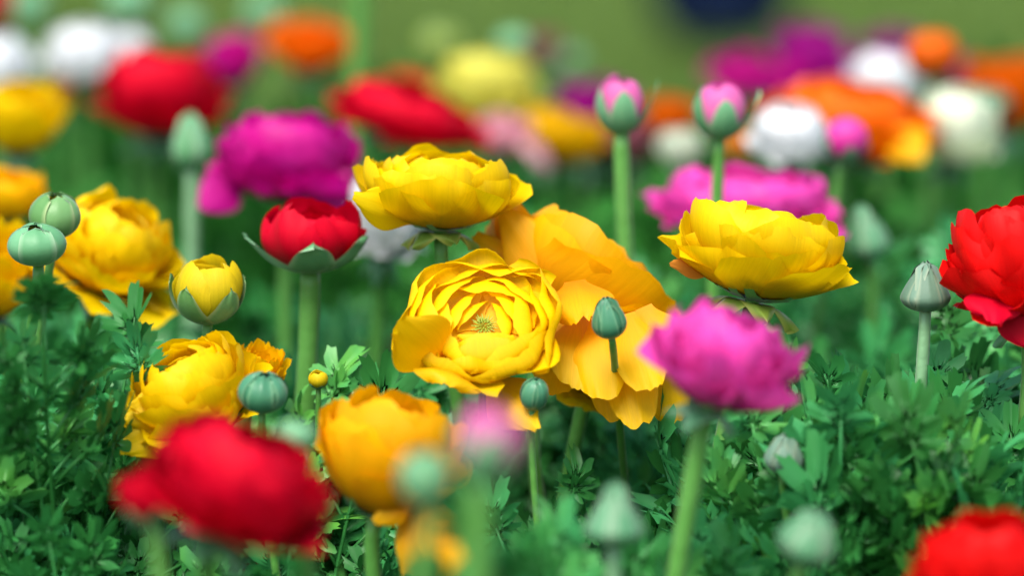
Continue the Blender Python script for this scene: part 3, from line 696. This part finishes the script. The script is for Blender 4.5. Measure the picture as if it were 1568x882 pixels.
def top_height(x, y):
    # height of the leaf canopy above the soil
    h = .285 + .018 * math.sin(9 * x + 3 * y) + .014 * math.sin(23 * x - 11 * y)
    if y < 1.70: h -= min(.15, .46 * (1.70 - y))
    return h

def plant(x, y, n, rng, label, group, top=None, tilt=(4, 40), check=True, facing=None, rmin=.72):
    root = empty('ranunculus_plant', (x, y, .015))
    tag(root, label, 'plant', group)
    made = 0
    top = top or top_height(x, y)
    for k in range(n * 3):
        if made >= n: break
        i = rng.randrange(len(LEAVES))
        t = R_(rng.uniform(*tilt)) * (rng.random() ** .6 if check else 1)
        az = rng.uniform(0, 6.28) if facing is None else facing + rng.uniform(-.9, .9)
        s = (top * rng.uniform(rmin, 1.04) * (1 if t < .35 else .92)) / (LEAF_TOP[i] * max(.6, math.cos(t)))
        s = min(1.35, max(.6, s))
        M = Matrix.Rotation(az, 4, 'Z') @ Matrix.Rotation(t, 4, 'Y') @ Matrix.Rotation(rng.uniform(-.9, .9), 4, 'Z') @ Matrix.Scale(s, 4)
        H = LEAF_TOP[i]
        if check:
            bad = False
            for zf in (.6, .72, .84, .95, 1.04):
                for dx in (-.06, .06, .16):
                    q = np.array(M @ Vector((H * dx + .1 * H * zf, 0, H * zf))) + (x, y, .015)
                    if hits_bloom(q): bad = True
            if bad: continue
        o = link('leaf', LEAVES[i], root)
        o.matrix_local = M
        if rng.random() < .006:
            o.material_slots[0].link = 'OBJECT'; o.material_slots[0].material = DRY; o['label'] = 'withered brown leaf'
        made += 1
    if made == 0:
        bpy.data.objects.remove(root)
    return made

rng = random.Random(23)
cnt = 0
yy = 1.16
row = 0
while yy < 2.16:
    half = .16 * yy + .10
    xx = -half + (row % 2) * .035
    while xx < half:
        cnt += plant(xx + rng.uniform(-.02, .02), yy + rng.uniform(-.02, .02), 11 if yy < 1.86 else 7, rng, 'low plant of divided parsley-like green leaves in the flower bed', 'leafy plants filling the flower bed') > 0
        xx += .078
    yy += .075; row += 1

# taller leaf tufts that stand out by themselves
rng = random.Random(57)
for px, py, d, n, lab in [
    (58, 410, 1.665, 7, 'feathery leaf tuft rising around the stems of the twin green buds'),
    (108, 425, 1.685, 4, 'leaf tuft with fine divided leaves in front of the frilled golden bloom on the left'),
    (212, 452, 1.69, 2, 'leaf tuft between the frilled golden bloom and the plump yellow bud'),
    (14, 500, 1.665, 8, 'leaf tuft at the left edge below the twin green buds'),
    (62, 610, 1.665, 8, 'leafy tuft left of the half hidden frilly golden bloom'),
    (22, 720, 1.64, 9, 'broad leafy tuft in the lower left corner'),
    (120, 745, 1.63, 9, 'leafy tuft left of the small crimson bud'),
    (550, 505, 1.72, 7, 'leaf tuft right of the thick red-bloom stem'),
    (500, 590, 1.66, 6, 'leaf tuft beside the tiny yellow bud'),
    (565, 735, 1.50, 7, 'leaf tuft between the big crimson bloom and the cupped orange-yellow bloom'),
    (870, 615, 1.66, 7, 'dark leaf tuft right under the drooping orange-yellow petals'),
    (820, 735, 1.39, 9, 'bright blurred leaf tuft right of the nearest pink and green bud'),
    (852, 815, 1.39, 6, 'bright blurred leaf tuft just left of the pointed green bud'),
    (1005, 815, 1.50, 8, 'blurred leaf tuft left of the pink bloom stem'),
    (1135, 740, 1.60, 10, 'leaf tuft right of the pink bloom stem'),
    (1250, 545, 1.65, 8, 'leaf tuft standing between the pink bloom and the upright tuft left of the grey-green bud'),
    (1330, 500, 1.69, 8, 'light green leaf tuft just left of the closed grey-green bud stem'),
    (1480, 500, 1.69, 8, 'leaf tuft under the left side of the red bloom on the right edge'),
    (1205, 520, 1.66, 6, 'leaf tuft showing behind the right end of the pink bloom'),
    (1290, 492, 1.665, 9, 'upright leaf tuft left of the closed grey-green bud'),
    (1350, 540, 1.64, 9, 'leaf tuft in front of the closed grey-green bud stem'),
    (1450, 530, 1.65, 10, 'leaf tuft between the closed grey-green bud and the red bloom stem'),
    (1520, 560, 1.62, 9, 'leaf tuft at the foot of the red bloom on the right edge'),
    (1290, 600, 1.64, 10, 'leaf tuft right of the small grey-violet bud'),
    (1400, 590, 1.65, 10, 'broad leaf tuft in the middle of the right side'),
    (1490, 620, 1.64, 10, 'leaf tuft above the scarlet corner bloom'),
    (1340, 730, 1.62, 10, 'leaf tuft above the blurred rounded green bud'),
    (700, 800, 1.50, 8, 'leaf tuft at the stems of the nearest buds')]:
    p = at(px, py, d)
    plant(p[0], p[1], n, rng, lab, 'tufts of leaves standing out of the bed', top=p[2], tilt=(0, 10), check=not any(k in lab for k in ('feathery', 'fine divided', 'behind the right end', 'between the frilled')), rmin=.84)

# far foliage of the bed, blurred into one mass
rng = random.Random(31)
lowv = [leaf_mesh('leaf_low', random.Random(40 + k), petiole=p, blade=b, low=True, mat=LEAF_BACK) for k, (p, b) in enumerate([(.17, .08), (.2, .075), (.22, .085), (.24, .08)])]
lowd = []
for m_ in lowv:
    V = np.array([v.co[:] for v in m_.vertices]); F = [tuple(p.vertices) for p in m_.polygons]; lowd.append((V, F))
mb = MB()
yy = 2.17
while yy < 3.2:
    half = .16 * yy + .18
    for _ in range(int(half * 2 / .016)):
        V, F = lowd[rng.randrange(4)]
        x = rng.uniform(-half, half); y = yy + rng.uniform(-.04, .04)
        az = rng.uniform(0, 6.28); t = R_(rng.uniform(0, 38)); s = rng.uniform(.75, 1.0) * (top_height(x, y) + .012) / V[:, 2].max()
        M = np.array(Matrix.Rotation(az, 3, 'Z') @ Matrix.Rotation(t, 3, 'Y') @ Matrix.Rotation(rng.uniform(-1, 1), 3, 'Z')) * s
        P = V @ M.T + (x, y, .012)
        tip_ = P[P[:, 2].argmax()]
        if hits_bloom(tip_, .03, 4): continue
        mb.add(P, F, np.zeros((len(V), 2)))
    yy += .05
tag(link('bed_foliage', mb.mesh('bed_foliage', LEAF_BACK)), 'dense green leaves at the back of the flower bed, blurred into one mass', 'foliage', kind='stuff')
for m_ in lowv: bpy.data.meshes.remove(m_)

# ------------------------------------------------------------------ lawn grass and the dark bag on it
rng = random.Random(3)
GRASS = green_mat('grass_green', [(0.05, 0.095, 0.012), (0.08, 0.135, 0.024), (0.11, 0.16, 0.035)], trans=.3, rough=.6, spec=.15, scale=3)
mb = MB(); V = []; F = []
for _ in range(26000):
    y = 3.3 + 7.5 * rng.random() ** 1.4; x = rng.uniform(-1, 1) * (.16 * y + .35)
    hgt = rng.uniform(.03, .06); az = rng.uniform(0, 6.28); c, s = math.cos(az) * .0022, math.sin(az) * .0022
    lx, ly = rng.uniform(-.02, .02), rng.uniform(-.02, .02)
    b = len(V)
    V += [(x - c, y - s, 0), (x + c, y + s, 0), (x + lx * .5 + c * .7, y + ly * .5 + s * .7, hgt * .6), (x + lx * .5 - c * .7, y + ly * .5 - s * .7, hgt * .6), (x + lx, y + ly, hgt)]
    F += [(b, b + 1, b + 2, b + 3), (b + 3, b + 2, b + 4)]
mb.add(V, F, np.zeros((len(V), 2)))
tag(link('lawn_grass', mb.mesh('lawn_grass', GRASS)), 'short mown grass of the lawn beyond the flower bed', 'grass', kind='stuff')

m_, n_, nd, lk = newmat('navy_cloth')
tc = nd.new("ShaderNodeTexCoord"); wv = nd.new("ShaderNodeTexNoise"); wv.inputs['Scale'].default_value = 220; lk.new(tc.outputs['Object'], wv.inputs['Vector'])
cr = ramp(nd, (0.002, 0.006, 0.020), (0.005, 0.011, 0.036)); lk.new(wv.outputs[0], cr.inputs[0])
p = nd.new("ShaderNodeBsdfPrincipled"); p.inputs['Roughness'].default_value = .9; p.inputs['Specular IOR Level'].default_value = .05; lk.new(cr.outputs[0], p.inputs['Base Color'])
o_ = nd.new("ShaderNodeOutputMaterial"); lk.new(p.outputs[0], o_.inputs[0])
NAVY = m_
def super_box(c, h, e=.75, n=20):
    V = []; UV = []
    sg = lambda v: math.copysign(abs(v) ** e, v)
    for j in range(n):
        ph = -math.pi / 2 + math.pi * j / (n - 1)
        for i in range(n):
            t = 2 * math.pi * i / n
            V.append((c[0] + h[0] * sg(math.cos(ph)) * sg(math.cos(t)), c[1] + h[1] * sg(math.cos(ph)) * sg(math.sin(t)), c[2] + h[2] * sg(math.sin(ph)))); UV.append((i / n, j / n))
    m = MB(); m.add(V, grid_faces(n, n, 0, True), UV); return m
bp_ = at(1106, 76, 8.6); k_ = (CAM[2]) / (CAM[2] - bp_[2]); B = CAM + (bp_ - CAM) * k_; B[2] = 0
root = empty('navy_bag', B); tag(root, 'dark navy bag lying on the far lawn, blurred', 'bag')
link('bag_body', super_box((0, 0, .135), (.125, .08, .13)).mesh('bag_body', NAVY), root)
link('pocket', super_box((0, -.07, .08), (.075, .03, .06)).mesh('pocket', NAVY), root)
hm = MB(); tube(hm, [np.array((-.04 + .08 * t, 0, .238 + .05 * math.sin(math.pi * t))) for t in np.linspace(0, 1, 9)], .007, .007, 7, 0)
link('handle', hm.mesh('handle', NAVY), root)
print('plants', cnt, 'objects', len(bpy.data.objects))
